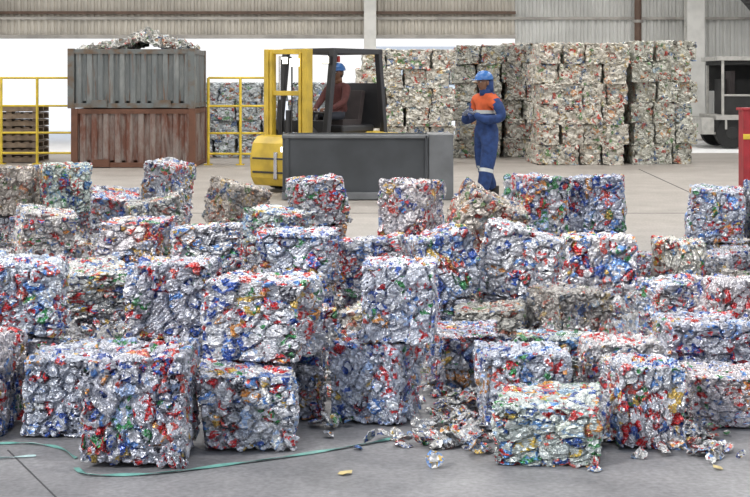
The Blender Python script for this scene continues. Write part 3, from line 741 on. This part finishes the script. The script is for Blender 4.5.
# ------------------------------------------------------------------ loader machine on right
M_cab = simple('dull_white_paint', (.46, .45, .42), .5, var=.25); M_dk = simple('dark_machine', (.03, .03, .03), .8)
k = MB()
k.box((0, 0, .55), (2.6, 1.7, .30), M_dk); k.box((0, -.05, .76), (2.5, 1.75, .12), M_cab); k.box((0, 0, .38), (2.5, 1.6, .08), M_cab)
k.box((-.15, 0, 2.20), (2.1, 1.7, .10), M_cab); k.box((-.15, 0, 2.1), (1.9, 1.5, .1), M_dk)
for sx in (-1.05, -.3, .75):
    for sy in (-.78, .78): k.beam((sx, sy, .82), (sx, sy, 2.2), .06, .06, M_cab)
k.box((-.15, .35, 1.25), (1.5, .7, .9), M_dk); k.box((-.15, -.76, 1.05), (1.75, .04, .45), M_dk); k.box((-.15, -.79, 1.30), (1.8, .03, .05), M_cab)
k.box((-.5, -.1, 1.25), (.5, .5, .15), M_seat); k.box((-.7, -.1, 1.6), (.12, .5, .6), M_seat); k.torus((.05, -.1, 1.5), .18, .02, M_dk, axis='X')
k.box((-.15, .74, 1.75), (1.75, .02, .7), M_dk)
k.box((1.0, 0, 1.05), (.55, 1.5, .45), M_dk)
for sx in (-.85, .85):
    for sy in (-.75, .75): k.rod((sx, sy - .13, .38), (sx, sy + .13, .38), .38, M_rub, 24); k.rod((sx, sy - .14, .38), (sx, sy + .14, .38), .15, M_dk, 14)
for i in range(5): k.box((-1.0 + i * .45, -.9, .62), (.05, .04, .3), M_cab)
k.box((-1.45, 0, .55), (.3, 1.9, .4), M_cab)
k.obj('site_loader_vehicle', (9.55, 35.0, 0), bevel=.02)

M_red = simple('red_paint', (.36, .02, .03), .45, var=.3, scale=5)
r = MB(); r.box((0, 0, .62), (.5, .3, 1.16), M_red); r.box((0, 0, .02), (.7, .5, .04), M_red); r.box((0, 0, 1.21), (.56, .36, .04), M_red); r.box((0, -.16, .8), (.52, .02, .08), M_yel)
r.rod((.25, 0, .9), (1.6, 0, .9), .05, M_red); r.rod((.25, 0, .45), (1.6, 0, .45), .05, M_red); r.box((1.7, 0, .6), (.2, .3, 1.2), M_red)
r.obj('red_steel_barrier', (5.74, 21.0, 0), bevel=.01)

# ------------------------------------------------------------------ worker
wk = link(bpy.data.objects.new('worker', None)); wk.location = (1.50, 18.9, 0); wk.rotation_euler = (0, 0, math.radians(-52))
V = [(0, .01, .93), (0, 0, 1.10), (0, -.01, 1.27), (0, .0, 1.41), (0, -.01, 1.49),
     (.18, .01, 1.39), (.275, .05, 1.13), (.17, -.19, 1.10), (.06, -.27, 1.19),
     (-.18, .0, 1.39), (-.27, .0, 1.13), (-.18, -.22, 1.09), (-.08, -.30, 1.17),
     (.11, .0, .86), (.14, -.11, .50), (.15, -.20, .13),
     (-.11, .02, .86), (-.15, .07, .50), (-.16, .26, .14)]
Rr = [(.175, .14), (.17, .14), (.195, .15), (.12, .10), (.065, .065), (.10, .10), (.078, .078), (.064, .064), (.046, .046), (.10, .10), (.078, .078), (.064, .064), (.046, .046),
      (.13, .13), (.105, .105), (.09, .09), (.13, .13), (.105, .105), (.09, .09)]
def cls(c):
    if 1.19 < c.z < 1.23 and abs(c.x) < .22 and c.y > -.17: return 2
    if c.z > 1.46: return 0
    if 1.23 <= c.z and abs(c.x) < .215 and c.y > -.2: return 1
    if .42 < c.z < .46: return 2
    return 0
skin('coverall', V, E, Rr, [M_blue, M_or, M_ref], wk, classify=cls)
for sx, by in ((.15, -.22), (-.16, .27)):
    bo = MB()
    bo.ellipsoid((0, -.06, .05), (.055, .15, .075), M_boot, fn=lambda p, q: Vector((q.x * (1.0 if q.y < 0 else .85), q.y, max(q.z, -.045)))); bo.rod((0, .035, .04), (0, .03, .19), .058, M_boot, 14, r2=.065)
    bo.box((0, -.06, .012), (.10, .29, .024), M_boot)
    bo.obj('boot', (sx, by, 0), parent=wk)
hand('left_hand', (.055, -.28, 1.195), (-.75, -.5, .35), (-.4, .5, -.6), -1, wk, M_glove)
hand('right_hand', (-.075, -.31, 1.175), (.55, -.75, .3), (.6, .3, -.4), 1, wk, M_glove)
head((0, -.045, 1.605), wk)

# ------------------------------------------------------------------ light, world, camera
wd_ = bpy.data.worlds.new('overcast_sky'); scene.world = wd_; wd_.use_nodes = True
nt = wd_.node_tree; bg = nt.nodes['Background']
tc = N(nt, 'ShaderNodeTexCoord'); sp = N(nt, 'ShaderNodeSeparateXYZ'); nt.links.new(tc.outputs['Generated'], sp.inputs[0])
rp = N(nt, 'ShaderNodeValToRGB'); nt.links.new(sp.outputs['Z'], rp.inputs['Fac'])
rp.color_ramp.elements[0].position = 0; rp.color_ramp.elements[0].color = (1.0, 1.0, 1.0, 1)
rp.color_ramp.elements[1].position = .6; rp.color_ramp.elements[1].color = (.62, .72, .88, 1)
nt.links.new(rp.outputs[0], bg.inputs['Color']); bg.inputs['Strength'].default_value = 1.12
sl = bpy.data.lights.new('sun', 'SUN'); sl.energy = 3.1; sl.angle = math.radians(12); sl.color = (1, .97, .92)
so = link(bpy.data.objects.new('sun', sl)); so.location = (-5, 0, 12)
so.rotation_euler = Vector((.90, .62, -.74)).to_track_quat('-Z', 'Y').to_euler()
for i, yy in enumerate((7, 13, 19, 25, 32)):  # added area lights, unseen: fill the interior and put glints on the metal
    for xx in (-8, 0, 8):
        al = bpy.data.lights.new('added_fill_light', 'AREA'); al.shape = 'RECTANGLE'; al.size = 5; al.size_y = 1.0; al.energy = 290 if yy < 24 else 320; al.color = (1, .98, .95)
        ao = link(bpy.data.objects.new('added_fill_light', al)); ao.location = (xx, yy, 7.15)

cam = bpy.data.cameras.new('camera'); co = link(bpy.data.objects.new('camera', cam))
co.location = (0, 0, 1.6); co.rotation_euler = (math.pi / 2, 0, 0)
cam.lens = 1400 / 750 * 36; cam.sensor_width = 36; cam.shift_y = -(248.5 - 83) / 750
cam.clip_end = 500
scene.camera = co
scene.view_settings.view_transform = 'Standard'
scene.view_settings.look = 'None'
